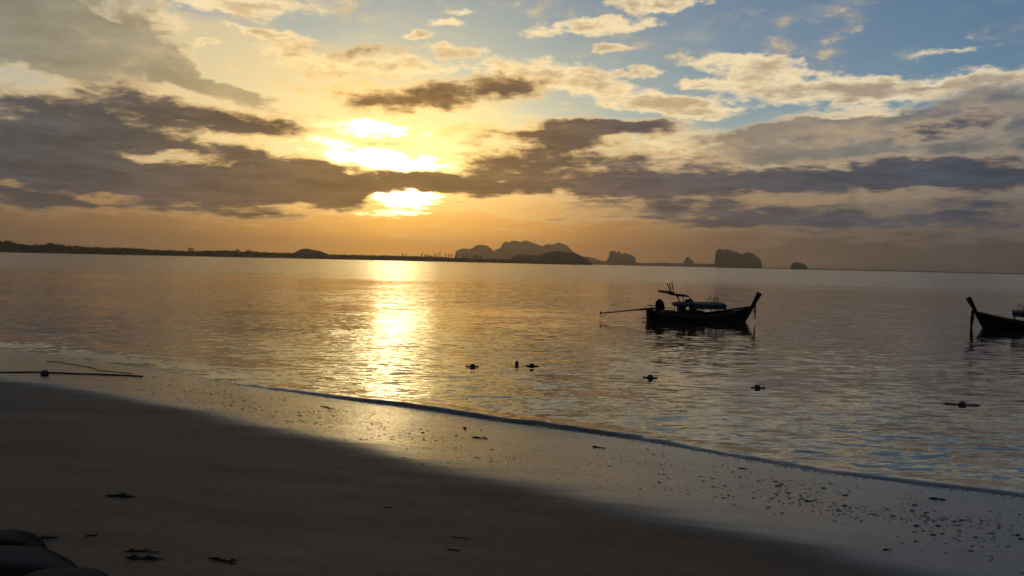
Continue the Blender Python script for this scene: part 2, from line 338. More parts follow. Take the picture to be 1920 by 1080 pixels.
# ------------------------------------------------------------------ beach
def axis(lo, hi, f0, f1, step):
    a = []; v = f0
    while v < f1: a.append(v); v += step
    st = step; v = f1; r = []
    while v < hi: r.append(v); st *= 1.35; v += st
    r.append(hi); st = step; v = f0 - st; l = []
    while v > lo: l.append(v); st *= 1.35; v -= st
    l.append(lo)
    return l[::-1] + a + r
def sand_material():
    m = bpy.data.materials.new('sand'); m.use_nodes = True; T = NT(m.node_tree); b = T.n['Principled BSDF']
    co = T.n.new('ShaderNodeTexCoord').outputs['Object']
    at = T.n.new('ShaderNodeAttribute'); at.attribute_name = 'inland'; s = at.outputs['Fac']
    big = T.noise(T.mapping(co, rot=(0, 0, R(33)), scale=(0.25, 1.2, 1)), 0.8, 4, 0.55)
    fin = T.noise(co, 9.0, 6, 0.7); gr = T.noise(co, 160.0, 2, 0.6)
    sw = T.math('ADD', s, T.math('MULTIPLY', T.math('SUBTRACT', big, 0.5), 1.5))
    dry = T.step(sw, -0.7, 0.7)                    # 0 where the water has just drained, 1 on dry sand
    damp = T.step(sw, -1.9, 0.3)
    cdry = T.mix(T.step(fin, 0.3, 0.7), (0.158, 0.096, 0.050), (0.118, 0.071, 0.038))
    cdry = T.scale(cdry, T.step(T.noise(T.mapping(co, rot=(0, 0, R(33)), scale=(0.35, 1.0, 1)), 0.6, 5, 0.65), 0.3, 0.7, 0.78, 1.2))
    cdry = T.mix(T.step(gr, 0.35, 0.7), cdry, T.scale(cdry, 0.72))
    cwet = T.mix(T.step(fin, 0.35, 0.65), (0.048, 0.033, 0.021), (0.034, 0.024, 0.016))
    T.put(b.inputs['Base Color'], T.mix(dry, cwet, cdry))
    patch = T.step(T.noise(T.mapping(co, rot=(0, 0, R(33)), scale=(0.5, 1.6, 1)), 1.1, 4, 0.6), 0.42, 0.6)
    rg = T.math('ADD', T.math('MULTIPLY', damp, 0.20), T.math('MULTIPLY_ADD', patch, 0.06, 0.12))
    T.put(b.inputs['Roughness'], T.math('ADD', rg, T.math('MULTIPLY', dry, 0.42)))
    T.put(b.inputs['Specular IOR Level'], T.step(dry, 0.0, 1.0, 0.95, 0.26))
    bp = T.n.new('ShaderNodeBump'); bp.inputs['Distance'].default_value = 0.02
    h = T.math('ADD', T.math('MULTIPLY', fin, 0.4), T.math('MULTIPLY', T.noise(T.mapping(co, rot=(0, 0, R(20)), scale=(0.4, 1.5, 1)), 4.5, 5, 0.65), 0.8))
    T.put(bp.inputs['Height'], h); T.put(bp.inputs['Strength'], T.step(damp, 0.0, 1.0, 0.65, 0.55))
    T.l.new(bp.outputs[0], b.inputs['Normal'])
    return m
SAND = sand_material()
def build_beach():
    X = axis(-13000, 13000, -24, 14, 0.16); Y = axis(-13000, 13000, 2, 32, 0.16)
    V = []; S_ = []
    for y in Y:
        for x in X:
            s = sdist(DRYC, x, y) if abs(x) < 150 and -55 < y < 80 else (-200.0 if y > 0 or x > 150 and y > -40 else 60.0)
            V.append((x, y, beach_z(x, y, s))); S_.append(s)
    n = len(X)
    F = [(j * n + i, j * n + i + 1, (j + 1) * n + i + 1, (j + 1) * n + i) for j in range(len(Y) - 1) for i in range(n - 1)]
    o = mesh('beach', V, F, SAND, smooth=True)
    a = o.data.attributes.new('inland', 'FLOAT', 'POINT'); a.data.foreach_set('value', S_)
    tag(o, 'bare sand beach, wet and shining along the water and dark further up', kind='structure')
build_beach()

# ------------------------------------------------------------------ sea
def sea_material():
    m = bpy.data.materials.new('sea_water'); m.use_nodes = True; T = NT(m.node_tree); b = T.n['Principled BSDF']
    co = T.n.new('ShaderNodeTexCoord').outputs['Object']
    ge = T.n.new('ShaderNodeNewGeometry').outputs['Normal']
    _, wy, _ = T.sep(co)
    def slope(rot, sx, sy, detail, amp, loc):
        n = T.noise(T.mapping(co, loc=loc, rot=(0, 0, R(rot)), scale=(sx, sy, 1)), 1.0, detail, 0.55, color=True)
        return T.scale(T.vmath('SUBTRACT', n, (0.5, 0.5, 0.5)), amp)
    patch = T.noise(T.mapping(co, loc=(7, 3, 0), rot=(0, 0, R(-8)), scale=(0.012, 0.045, 1)), 1.0, 4, 0.6)
    p2 = T.noise(T.mapping(co, loc=(1, 9, 0), rot=(0, 0, R(25)), scale=(0.10, 0.22, 1)), 1.0, 3, 0.6)
    breeze = T.step(T.math('ADD', wy, T.math('MULTIPLY', T.math('SUBTRACT', patch, 0.5), 120.0)), 125, 190)
    amp = T.math('ADD', T.step(patch, 0.38, 0.62, 0.45, 1.25), T.step(p2, 0.35, 0.65, -0.2, 0.35))
    amp = T.math('ADD', amp, T.math('MULTIPLY', breeze, 1.7))
    v = T.vmath('ADD', T.vmath('ADD', slope(6, 0.22, 0.75, 3, 0.075, (0, 0, 0)), slope(-7, 1.2, 4.0, 4, 0.26, (5, 1, 0))), slope(12, 3.5, 9.0, 3, 0.14, (2, 8, 0)))
    v = T.vmath('MULTIPLY', T.scale(v, amp), (0.85, 1.0, 0.0))
    N = T.vmath('NORMALIZE', T.vmath('ADD', ge, v))
    # a facet leaning away from the eye is hidden by the crest in front of it: what shows is one leaning the other way
    inc = T.n.new('ShaderNodeNewGeometry').outputs['Incoming']
    dt = T.n.new('ShaderNodeVectorMath'); dt.operation = 'DOT_PRODUCT'; T.put(dt.inputs[0], N); T.put(dt.inputs[1], inc)
    hid = T.math('MAXIMUM', T.math('SUBTRACT', 0.012, dt.outputs['Value']), 0.0)
    N = T.vmath('NORMALIZE', T.vmath('ADD', N, T.scale(inc, T.math('MULTIPLY', hid, 2.0))))
    T.l.new(N, b.inputs['Normal'])
    sh = T.n.new('ShaderNodeAttribute'); sh.attribute_name = 'offshore'
    T.put(b.inputs['Base Color'], T.mix(T.step(sh.outputs['Fac'], 0.2, 5.0), (0.110, 0.066, 0.034), (0.022, 0.021, 0.018))); b.inputs['Roughness'].default_value = 0.04
    b.inputs['IOR'].default_value = 1.333; b.inputs['Specular IOR Level'].default_value = 0.5
    return m
def build_sea():
    L = curve(LIP, 60)
    vs = [0.0, .04, .08, .13, .19, .26, .34, .42, .5, .6, .7, .85, 1.0, 1.2, 1.5, 1.8, 2.2, 2.6, 3.1, 3.6, 4.2, 5, 6, 8, 11, 15, 21, 30, 45, 70, 110, 180, 300, 500, 900, 1800, 4000, 8000, 12500]
    n = len(L); V = []
    for v in vs:
        for i, p in enumerate(L):
            a = R(172 - 192 * i / (n - 1))
            k = max(0.0, min(1.0, (v - 4) / 60.0))
            dx, dy = math.cos(R(57)) * (1 - k) + math.cos(a) * k, math.sin(R(57)) * (1 - k) + math.sin(a) * k
            x, y = p.x + dx * v, p.y + dy * v
            wig = mnoise.noise((p.x * 0.25, p.y * 0.25, 5)) * 0.25 + mnoise.noise((p.x * 0.9, p.y * 0.9, 5)) * 0.07
            if v < 6: x += wig * 0.55; y += wig * 0.83
            # breaking lip: rises right of the sun glitter, a broad low swell further left
            s = p.x
            lip = 0.072 * max(0, min(1, (s + 8.4) / 7)) ** .8 * (1 - 0.70 * max(0, min(1, (s - 0.8) / 2.5))) * (1 + 0.25 * mnoise.noise((p.x * 1.3, p.y * 1.3, 2)))
            swl = 0.085 * max(0, min(1, (-s - 6.0) / 5)) * (1 + 0.3 * mnoise.noise((p.x * 0.3, p.y * 0.3, 8)))
            def bump(v, w0, w1): return 0 if v > w0 + w1 else (0.5 - 0.5 * math.cos(math.pi * v / w0)) if v < w0 else 0.5 + 0.5 * math.cos(math.pi * (v - w0) / w1)
            V.append((x, y, lip * bump(v, 0.20, 0.9) + swl * bump(v, 1.6, 2.4) + (0.004 if v > 0.02 else -0.01)))
    F = [(j * n + i, j * n + i + 1, (j + 1) * n + i + 1, (j + 1) * n + i) for j in range(len(vs) - 1) for i in range(n - 1)]
    F = [f[::-1] for f in F]
    o = mesh('sea', V, F, sea_material(), smooth=True)
    at = o.data.attributes.new('offshore', 'FLOAT', 'POINT'); at.data.foreach_set('value', [v for v in vs for _ in L])
    tag(o, 'calm rippled sea reflecting the sunset', kind='structure')
build_sea()

# ------------------------------------------------------------------ haze
def build_haze():
    bm = bmesh.new(); box(bm, -13500, 13500, -13500, 13500, -4.3, 300)
    m = bpy.data.materials.new('haze'); m.use_nodes = True; T = NT(m.node_tree); T.n.remove(T.n['Principled BSDF'])
    v = T.n.new('ShaderNodeVolumePrincipled'); v.inputs['Color'].default_value = (0.95, 0.74, 0.52, 1); v.inputs['Density'].default_value = HAZE
    v.inputs['Anisotropy'].default_value = 0.75
    T.l.new(v.outputs[0], T.n['Material Output'].inputs['Volume'])
    o = done('haze', bm, m); tag(o, kind='stuff')
HAZE = 0.00009
build_haze()

# ------------------------------------------------------------------ far land
ROCK = mat('hill_forest', (0.060, 0.060, 0.045), 0.95, 0.1, (0.035, 0.042, 0.026), scale=0.02)
SHORE = mat('shore_sand', (0.16, 0.14, 0.11), 0.95, 0.1, scale=0.02)
LEAF = mat('far_foliage', (0.045, 0.055, 0.028), 0.95, 0.1, (0.028, 0.038, 0.020), scale=0.1)
BARK = mat('bark', (0.08, 0.06, 0.045), 0.95, 0.1, scale=0.5)
def horizon_y(px): return 493.6 + (px - 960) * 0.0219
def hill(name, sky, D, label, depth=0.45, fall=0.55, rough=0.05, n=90, m=16, seed=0):
    """a solid of revolution-like ridge whose crest follows the given skyline (image column, row) at its true distance"""
    x0, x1 = sky[0][0], sky[-1][0]; c = far_point((x0 + x1) / 2, D); f = c.normalized(); r = Vector((f.y, -f.x, 0))
    base = 2.0 + EYE / D * FPX
    def crest(px):
        for a, b in zip(sky, sky[1:]):
            if a[0] <= px <= b[0]: y = a[1] + (b[1] - a[1]) * (px - a[0]) / max(1e-6, b[0] - a[0]); break
        return max(0.0, (horizon_y(px) - y) / FPX * D) + EYE
    W = (x1 - x0) / FPX * D; V = []
    for i in range(n + 1):
        px = x0 + (x1 - x0) * i / n; t = (px - (x0 + x1) / 2) / FPX * D * (1 / math.cos(math.atan2(c.x, c.y)))
        z = crest(px); dep = max(15.0, W * depth * (0.25 + 0.75 * (1 - abs(2 * i / n - 1) ** 2.2)))
        for j in range(m + 1):
            w = 2 * j / m - 1
            k = max(0.0, 1 - abs(w) ** 2.4) ** fall
            nz = mnoise.fractal((t * 9 / W + seed, w * 2.1, seed), 1.0, 2.0, 5) * rough * z * (0.25 + abs(w)) * (1 if j not in (0, m) else 0)
            p = c + r * (t + nz * 0.3) + f * (w * dep)
            V.append((p.x, p.y, z * k + nz - (2.5 if j in (0, m) else 0)))
    F = [(i * (m + 1) + j, i * (m + 1) + j + 1, (i + 1) * (m + 1) + j + 1, (i + 1) * (m + 1) + j) for i in range(n) for j in range(m)]
    F.append([j for j in range(m + 1)]); F.append([n * (m + 1) + j for j in range(m + 1)][::-1])
    o = mesh(name, V, F, ROCK, smooth=True)
    return tag(o, label, kind='structure')
hill('hill', [(950, 493), (957, 487), (962, 482), (969.5, 478.7), (980, 478.7), (996, 480.5), (1011, 480.0), (1023, 475), (1035, 473.4), (1045, 471.5), (1056, 474.3), (1071, 474.5), (1086, 479.3), (1092, 484), (1099, 484.7), (1104, 489.5), (1110, 495.5)], 3300,
     'dark wooded headland in front of the pale mountains', seed=1, rough=.08)
hill('mountain', [(851, 486), (853, 480), (854.6, 473), (862, 468.6), (871, 467.7), (878.5, 469), (886, 466.8), (890.5, 462.6), (897, 461), (903.6, 460.5), (913, 462.6), (921.6, 468.6), (928, 475), (936, 481), (944, 488)], 10000,
     'hazy twin-domed mountain, left end of the far range', seed=2)
hill('mountain', [(921, 488), (926, 472), (930, 469), (937, 467.4), (942, 458.4), (946.8, 454.8), (954, 456), (957.5, 453.6), (964.7, 452.6), (975.5, 456), (980, 453.4), (986, 452.6), (997, 456.6), (1008, 460), (1016, 463.5), (1026, 472), (1040, 482), (1048, 490)], 10200,
     'tallest hazy mountain with three rounded tops in the middle of the far range', seed=3)
hill('mountain', [(1004, 490), (1010, 474), (1016, 464), (1024.6, 459), (1032, 460.8), (1040, 459), (1047, 455.4), (1053, 459), (1063, 461.4), (1067.7, 468), (1073.7, 472.8), (1081, 478), (1088, 481.7), (1102, 483), (1114, 486), (1127.6, 490.7), (1137, 493.5)], 10300,
     'hazy pointed mountain tailing off to the right behind the dark headland', seed=4)
hill('rock_island', [(1130, 493), (1137, 491), (1142.2, 483.5), (1142.8, 474), (1148.8, 472.2), (1154, 472.8), (1156, 476.5), (1157.4, 473.2), (1161.6, 473.2), (1162.9, 478), (1171, 476), (1180, 479), (1189.4, 483.5), (1191.5, 494), (1194, 496)], 8000,
     'square rock stack with notched top right of the mountain range', seed=5, n=120, fall=.3)
hill('low_land', [(1100, 494), (1130, 492.5), (1160, 493.5), (1200, 494.5), (1240, 494.5), (1246, 493.4), (1250, 494.7), (1282, 495), (1320, 496), (1344, 496), (1350, 500)], 7800,
     'low strip of land linking the rock stacks', seed=6, depth=.06, fall=.3, rough=.15, n=160)
hill('rock_island', [(1279, 496), (1282, 493), (1285, 488), (1288.7, 482.4), (1293, 486), (1298, 491), (1301.5, 495), (1304, 498)], 7900,
     'small pointed rock peak on the low strip of land', seed=7, n=40)
hill('rock_island', [(1343, 501), (1343.8, 495), (1345.3, 474), (1349.6, 469.2), (1359, 470.7), (1365.6, 469.6), (1376, 473.9), (1390, 479.2), (1393.3, 477.5), (1399.7, 475.6), (1408.3, 478), (1419, 486.7), (1422.6, 496.3), (1423.2, 502)], 6000,
     'largest steep-sided rock island above the moored boat', seed=8, n=140, fall=.3, rough=.07)
hill('rock_island', [(1484.6, 504.5), (1485.2, 498), (1490.5, 493.7), (1502, 495.2), (1509.7, 499.5), (1511, 505)], 5000,
     'small lone rock island on the open horizon, rightmost of the rocks', seed=9, n=50, fall=.3)
hill('hill', [(545, 484), (552, 477), (560, 473), (566, 469.5), (575, 468.5), (587, 471), (598, 473), (606, 476), (614, 479.5), (622, 483)], 3000,
     'flat-topped hill rising from the low shore on the left', seed=10)
hill('far_coast', [(1505, 505.0), (1520, 504.6), (1600, 506.2), (1700, 508.5), (1800, 510.8), (1900, 513), (2000, 515.3), (2100, 518)], 9500, 'thin line of distant coast along the right horizon', seed=11, depth=.03, rough=.2, n=200)

# the long low shore on the left: (column, treetop height in pixels, distance)
TOPS = [(-120, 14, 2300), (-40, 13, 2300), (15, 15, 2300), (45, 10.5, 2300), (80, 11, 2300), (97, 14, 2300), (115, 12, 2300), (135, 10.5, 2300), (200, 9.3, 2350), (260, 9.5, 2400), (290, 8, 2400), (350, 7.5, 2450), (410, 9, 2500), (440, 10.5, 2500), (455, 8.5, 2550),
        (465, 10.8, 2550), (480, 9, 2600), (520, 8, 2600), (540, 8.5, 2650), (600, 7, 2700), (700, 7.5, 2750), (745, 7.5, 2800), (775, 7.5, 2800), (800, 8, 2800), (820, 7.5, 2800), (850, 6.5, 2900), (900, 6.5, 2950), (960, 6.0, 3050), (1000, 6, 3100)]
def tops(px):
    for a, b in zip(TOPS, TOPS[1:]):
        if a[0] <= px <= b[0]:
            t = (px - a[0]) / (b[0] - a[0]); return a[1] + (b[1] - a[1]) * t, a[2] + (b[2] - a[2]) * t
    return TOPS[-1][1:]
def build_far_shore():
    V = []; F = []; px = -120; k = 0
    while px <= 1000:
        h, D = tops(px); p = far_point(px, D); f = p.normalized()
        q = [p - f * 12, p - f * 5, p + f * 25, p + f * 300, p + f * 340]
        for a, z in zip(q, (-1, 0.8, 2.0, 2.2, -1)): V.append((a.x, a.y, z))
        if k:
            for j in range(4): b0 = (k - 1) * 5 + j; F.append((b0, b0 + 1, b0 + 6, b0 + 5))
        k += 1; px += 8
    tag(mesh('far_shore', V, F, SHORE, smooth=True), 'long low shore across the bay on the left', kind='structure')
    rnd = random.Random(4); bm = bmesh.new(); px = -118.0
    ico = bmesh.new(); bmesh.ops.create_icosphere(ico, subdivisions=1, radius=1.0); IV = [v.co.copy() for v in ico.verts]; IF = [[v.index for v in f.verts] for f in ico.faces]; ico.free()
    V = []; F = []
    while px < 1000:
        h, D = tops(px); hm = h / FPX * D * 1.3
        for row in range(3):
            p = far_point(px + rnd.uniform(-1, 1), D + row * 28 + rnd.uniform(-8, 8))
            top = hm * rnd.uniform(0.74, 1.0) * (1.0 if row else 0.8)
            for lay in range(2):
                rw = rnd.uniform(2.2, 4.6); rh = top * (0.34 if lay else 0.30); zc = top - rh if lay else top * 0.36
                b0 = len(V)
                for v in IV:
                    g = 1 + rnd.uniform(-.28, .28); V.append((p.x + v.x * rw * g, p.y + v.y * rw * g, zc + v.z * rh * g + 0.8))
                F += [[b0 + i for i in f] for f in IF]
        px += rnd.uniform(0.9, 2.0)
    tag(mesh('treeline', V, F, LEAF), 'dark band of trees along the far left shore', kind='stuff')
build_far_shore()

def far_tree(px, h_px, w_px, kind, label, lean=0.0, seed=0):
    rnd = random.Random(seed); hb, D = tops(px); D -= 14
    p = far_point(px, D); H = h_px / FPX * D; W = max(5.0, 2.1 * w_px / FPX * D)
    t = empty('tree', (p.x, p.y, 0.7)); tag(t, label, 'tree', 'tall trees standing up along the far shore')
    bm = bmesh.new(); top = Vector((lean * H, 0, H))
    tube(bm, [(0, 0, 0), top * 0.5, top * 0.93], [0.9, 0.75, 0.4], 6); done('trunk', bm, BARK, t)
    V = []; F = []
    nb = 70 if kind == 'round' else 60
    for i in range(nb):
        if kind == 'round': u = rnd.random(); zc = H * (0.62 + 0.38 * u); rr = W * 0.5 * math.sqrt(max(0.05, 1 - (2 * u - 1) ** 2))
        else: u = rnd.random(); zc = H * (0.48 + 0.52 * u); rr = W * 0.5 * (0.55 + 0.45 * math.sin(u * 7 + seed)) * (1 - 0.55 * u)
        a = rnd.uniform(0, 6.28); d = rr * math.sqrt(rnd.random()); c = Vector((lean * zc + d * math.cos(a), d * math.sin(a), zc)); b0 = len(V)
        s = rnd.uniform(1.0, 2.0)
        for _ in range(6): V.append(tuple(c + Vector((rnd.uniform(-1, 1), rnd.uniform(-1, 1), rnd.uniform(-.8, .8))) * s))
        F += [(b0, b0 + 1, b0 + 2), (b0 + 1, b0 + 3, b0 + 2), (b0 + 3, b0 + 4, b0 + 5), (b0, b0 + 4, b0 + 5)]
    mesh('crown', V, F, LEAF, t)
FAR_TREES = [
    (358, 14.5, 6.5, 'round', 'round-topped lone tree rising above the dark left shore, far from the sun'),
    (446, 14, 5, 'round', 'bushy left tree of the pair between the lone round tree and flat-topped hill'),
    (466, 14.5, 4, 'tall', 'ragged right tree of the pair between the lone round tree and flat-topped hill'),
    (755, 13, 2.4, 'tall', 'thin tree at the left end of the row of tall shore trees under the sun'),
    (761, 12.5, 3.2, 'tall', 'fuller tree second from the left end of the shore tree row'),
    (789, 15.5, 3.2, 'tall', 'leaning full-topped tree after the first wide gap in the shore tree row'),
    (796, 12.5, 2.2, 'tall', 'short thin tree just right of the leaning full-topped one'),
    (803, 13, 3, 'tall', 'spreading tree in the middle of the left half of the tree row'),
    (808, 12, 2, 'tall', 'small slim tree right of the spreading one in the shore row'),
    (815, 15, 2.2, 'tall', 'straight slim tree left of the tight cluster in the shore row'),
    (819, 14.5, 2.6, 'tall', 'left tree of the tight cluster of three in the shore row'),
    (824, 16.5, 3.4, 'tall', 'tallest tree of the shore row, in the tight cluster of three'),
    (836, 15.5, 2.0, 'tall', 'isolated slim tree right of the tight cluster, with gaps on both sides'),
    (842, 15.5, 2.6, 'tall', 'left tree of the close pair before the mountain edge'),
    (846.5, 16.2, 2.4, 'tall', 'right tree of the close pair before the mountain edge'),
    (853, 15, 3.2, 'tall', 'leaning tree standing right against the edge of the twin-domed mountain'),
    (868, 14, 3.4, 'tall', 'tree in front of the left dome of the twin-domed mountain'),
    (874, 14, 2.2, 'tall', 'slim tree in front of the notch between the two mountain domes'),
    (892, 13.5, 4.5, 'round', 'spreading tree in front of the right dome of the twin-domed mountain'),
    (901, 13, 3.5, 'round', 'small round tree at the right end of the shore tree row'),
]
for i, (px, h, w, k, lb) in enumerate(FAR_TREES): far_tree(px, h, w, k, lb, lean=(0.14 if 'lean' in lb else 0.03 * ((i % 3) - 1)), seed=i + 3)

# ------------------------------------------------------------------ boats
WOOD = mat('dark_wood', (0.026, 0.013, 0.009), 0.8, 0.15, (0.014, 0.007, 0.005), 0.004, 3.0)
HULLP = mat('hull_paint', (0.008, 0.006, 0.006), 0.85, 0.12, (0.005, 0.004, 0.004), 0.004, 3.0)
RAILW = mat('rail_wood', (0.10, 0.055, 0.035), 0.6, 0.3, scale=4.0)
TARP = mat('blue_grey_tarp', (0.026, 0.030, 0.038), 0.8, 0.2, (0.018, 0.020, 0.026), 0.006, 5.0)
ROOFM = mat('pale_roof_sheet', (0.085, 0.075, 0.065), 0.8, 0.2, scale=3.0)
STEEL = mat('old_steel', (0.05, 0.045, 0.042), 0.5, 0.4, scale=6.0, metal=0.6)
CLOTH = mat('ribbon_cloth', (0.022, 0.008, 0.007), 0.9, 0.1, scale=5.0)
ROPE = mat('rope', (0.035, 0.030, 0.026), 0.95, 0.1, scale=30.0)
def interp(P, x):
    for a, b in zip(P, P[1:]):
        if a[0] <= x <= b[0]:
            t = (x - a[0]) / (b[0] - a[0]); t = t * t * (3 - 2 * t) if len(a) > 2 else t
            return a[1] + (b[1] - a[1]) * t
    return P[-1][1] if x > P[-1][0] else P[0][1]
SHEER = [(-3.1, 1.02), (-2.6, .93), (-1.8, .83), (-0.8, .77), (0.2, .79), (1.0, .88), (1.8, 1.02), (2.5, 1.18), (3.0, 1.30), (3.3, 1.37)]
BEAM = [(-3.1, .58), (-2.4, .74), (-1.2, .86), (0.2, .88), (1.2, .80), (2.0, .62), (2.6, .40), (3.0, .22), (3.3, .075)]
def build_boat(loc, rz, rx, label, ribbon, rope_to):
    t = empty('long_tail_boat', loc, rz, rx); t.scale = (1.09, 1.09, 1.09); tag(t, label, 'boat', 'wooden boats moored off the beach')
    N = 44; rows = 9
    def section(i, inset=0.0):
        x = -3.1 + 6.4 * i / N; zs, b = interp(SHEER, x), max(0.03, interp(BEAM, x) - inset)
        rake = max(0.0, (x - 1.6) / 1.7) ** 1.6
        out = []
        for j in range(rows):
            u = j / (rows - 1)                                   # 0 keel .. 1 gunwale
            z = -0.32 + inset + (zs + 0.32 - inset) * u
            y = b * (1 - (1 - u) ** 2.3) ** 0.62 if x < 2.9 else b * u ** 0.8
            xx = x - (1 - u) * rake * 0.92 + (1 - u) * 0.12 * max(0, (-2.3 - x) / 0.8)
            out.append((xx, y, z))
        return out
    V = []; F = []
    for i in range(N + 1):
        s = section(i); V += [(x, -y, z) for x, y, z in s[::-1]] + s[1:]
    w = 2 * rows - 1
    F = [(i * w + j, i * w + j + 1, (i + 1) * w + j + 1, (i + 1) * w + j) for i in range(N) for j in range(w - 1)]
    F.append(list(range(w))[::-1]); o = len(V)
    for i in range(N + 1):
        s = section(i, 0.05); s[-1] = (s[-1][0], s[-1][1], interp(SHEER, -3.1 + 6.4 * i / N)); V += [(x, -y, z) for x, y, z in s[::-1]] + s[1:]
    F += [(o + i * w + j, o + (i + 1) * w + j, o + (i + 1) * w + j + 1, o + i * w + j + 1) for i in range(N) for j in range(w - 1)]
    for j in (0, w - 1): F += [(i * w + j, (i + 1) * w + j, o + (i + 1) * w + j, o + i * w + j) for i in range(N)]
    F.append([o + j for j in range(w)])
    mesh('hull', V, F, HULLP, t, smooth=True)
    for sg in (-1, 1):
        bm = bmesh.new(); pts = []
        for i in range(0, N + 1):
            x = -3.1 + 6.4 * i / N; pts.append((x, sg * max(0.05, interp(BEAM, x) - 0.012), interp(SHEER, x) + 0.012))
        tube(bm, pts, 0.032, 6); done('gunwale', bm, RAILW, t, True)
    # floor boards
    k = -2.7
    while k < 2.1:
        b = min(interp(BEAM, k), interp(BEAM, k + .22)) * 0.86; bm = bmesh.new(); box(bm, k, k + 0.215, -b, b, 0.36, 0.39); done('floor_board', bm, WOOD, t); k += 0.23
    # foredeck
    V = []; F = []
    for i in range(9):
        x = 2.15 + i * 0.135; b = interp(BEAM, x) - 0.03; z = interp(SHEER, x) - 0.05
        V += [(x, -b, z), (x, 0, z + 0.03), (x, b, z), (x, b, z - .03), (x, -b, z - .03)]
    for i in range(8):
        for j in range(5): a = i * 5; F.append((a + j, a + (j + 1) % 5, a + 5 + (j + 1) % 5, a + 5 + j))
    F += [(4, 3, 2, 1, 0), (40, 41, 42, 43, 44)]
    mesh('foredeck', V, F, RAILW, t)
    # thwarts
    for x in (-2.35, -1.5, 1.5):
        b = interp(BEAM, x) * .97; bm = bmesh.new(); box(bm, x - .1, x + .1, -b, b, interp(SHEER, x) - .14, interp(SHEER, x) - .09); done('thwart', bm, WOOD, t)
    # stem post: from the forefoot up to the flared head
    prof = [(2.28, -.30, .06), (2.72, .12, .07), (3.02, .72, .10), (3.25, 1.20, .125), (3.36, 1.44, .13), (3.49, 1.70, .14), (3.63, 1.96, .165), (3.75, 2.18, .19)]
    V = []; F = []
    for i, (x, z, h) in enumerate(prof):
        a, b = prof[max(0, i - 1)], prof[min(len(prof) - 1, i + 1)]; tx, tz = b[0] - a[0], b[1] - a[1]; L = math.hypot(tx, tz); nx, nz = -tz / L, tx / L
        hw = 0.05 + (0.035 if i > 5 else 0)
        V += [(x + nx * h, -hw, z + nz * h), (x + nx * h, hw, z + nz * h), (x - nx * h * .7, hw * .7, z - nz * h * .7), (x - nx * h * .7, -hw * .7, z - nz * h * .7)]
    for i in range(len(prof) - 1):
        for j in range(4): F.append((i * 4 + j, i * 4 + (j + 1) % 4, i * 4 + 4 + (j + 1) % 4, i * 4 + 4 + j))
    F += [(3, 2, 1, 0), tuple(range(len(V) - 4, len(V)))]
    pr = mesh('prow', V, F, WOOD, t)
    bv = pr.modifiers.new('edge', 'BEVEL'); bv.width = 0.02; bv.segments = 2
    # ribbons knotted round the prow
    bm = bmesh.new(); c0 = Vector((3.36, 0, 1.42))
    for q in range(3):
        tube(bm, [c0 + Vector((.13 * math.cos(a) * .9, .1 * math.sin(a), .12 * math.cos(a) * .5 + (q - 1) * .05)) for a in [k * math.pi / 6 for k in range(13)]], 0.03, 6)
    pr2 = done('ribbon_knot', bm, CLOTH, t, True)
    rnd = random.Random(ribbon * 100)
    for q in range(4):
        V = []; x0 = 3.42 + .03 * q; y0 = -.1 + .06 * q; L = ribbon * rnd.uniform(.85, 1.0)
        for k in range(9):
            u = k / 8; wv = .016 * math.sin(u * 9 + q); hw = .05 * (1 - .3 * u) + .008 * math.sin(u * 5 + q)
            V += [(x0 - hw + wv + .02 * u, y0 + wv, 1.40 - L * u), (x0 + hw + wv + .02 * u, y0 + wv + .02, 1.40 - L * u), (x0 + wv + .02 * u, y0 - .014, 1.40 - L * u)]
        F = [(k * 3 + j, k * 3 + (j + 1) % 3, k * 3 + 3 + (j + 1) % 3, k * 3 + 3 + j) for k in range(8) for j in range(3)] + [(2, 1, 0), (24, 25, 26)]
        mesh('ribbon_tail', V, F, CLOTH, t)
    # low canopy: posts, roof sheet, rolled side cloths
    for x in (-1.25, -.35, .55, 1.32):
        for sg in (-1, 1):
            y = sg * (interp(BEAM, x) - .06); bm = bmesh.new(); tube(bm, [(x, y, interp(SHEER, x) - .25), (x, y * .97, 1.5)], .022, 6); done('canopy_post', bm, STEEL, t)
    V = []; F = []
    for i in range(13):
        x = -1.42 + 2.86 * i / 12
        for j in range(9):
            y = -.86 + 1.72 * j / 8; V.append((x, y, 1.49 + .07 * (1 - (y / .86) ** 2) + .012 * math.sin(x * 8) - (.10 if i == 0 else 0)))
    n0 = len(V); V += [(x, y, z - .035) for x, y, z in V]
    for i in range(12):
        for j in range(8):
            a = i * 9 + j; F += [(a, a + 9, a + 10, a + 1), (n0 + a, n0 + a + 1, n0 + a + 10, n0 + a + 9)]
    rim = [i * 9 for i in range(13)] + [108 + j for j in range(1, 9)] + [i * 9 + 8 for i in range(11, -1, -1)] + [j for j in range(7, 0, -1)]
    F += [(a, b, n0 + b, n0 + a) for a, b in zip(rim, rim[1:] + rim[:1])]
    mesh('canopy_roof', V, F, ROOFM, t, True)
    for sg in (-1, 1):                                            # side cloth: a strip hanging from the roof edge, sagging at the back
        V = []; F = []
        for i in range(25):
            x = -.62 + 2.04 * i / 24; dz = .30 + .015 * math.sin(i * 1.1) - .03 * i / 24
            for yy, zz in ((.875, 1.49), (.895, 1.49 - dz), (.860, 1.49 - dz), (.845, 1.485)): V.append((x, sg * (yy + .008 * math.sin(i * 1.7)), zz))
        for i in range(24):
            for j in range(4): F.append((i * 4 + j, i * 4 + (j + 1) % 4, i * 4 + 4 + (j + 1) % 4, i * 4 + 4 + j))
        F += [(3, 2, 1, 0), (96, 97, 98, 99)]
        mesh('side_cloth', V, F, TARP, t)
    V = []; F = []                                                 # rear flap folded on the roof edge
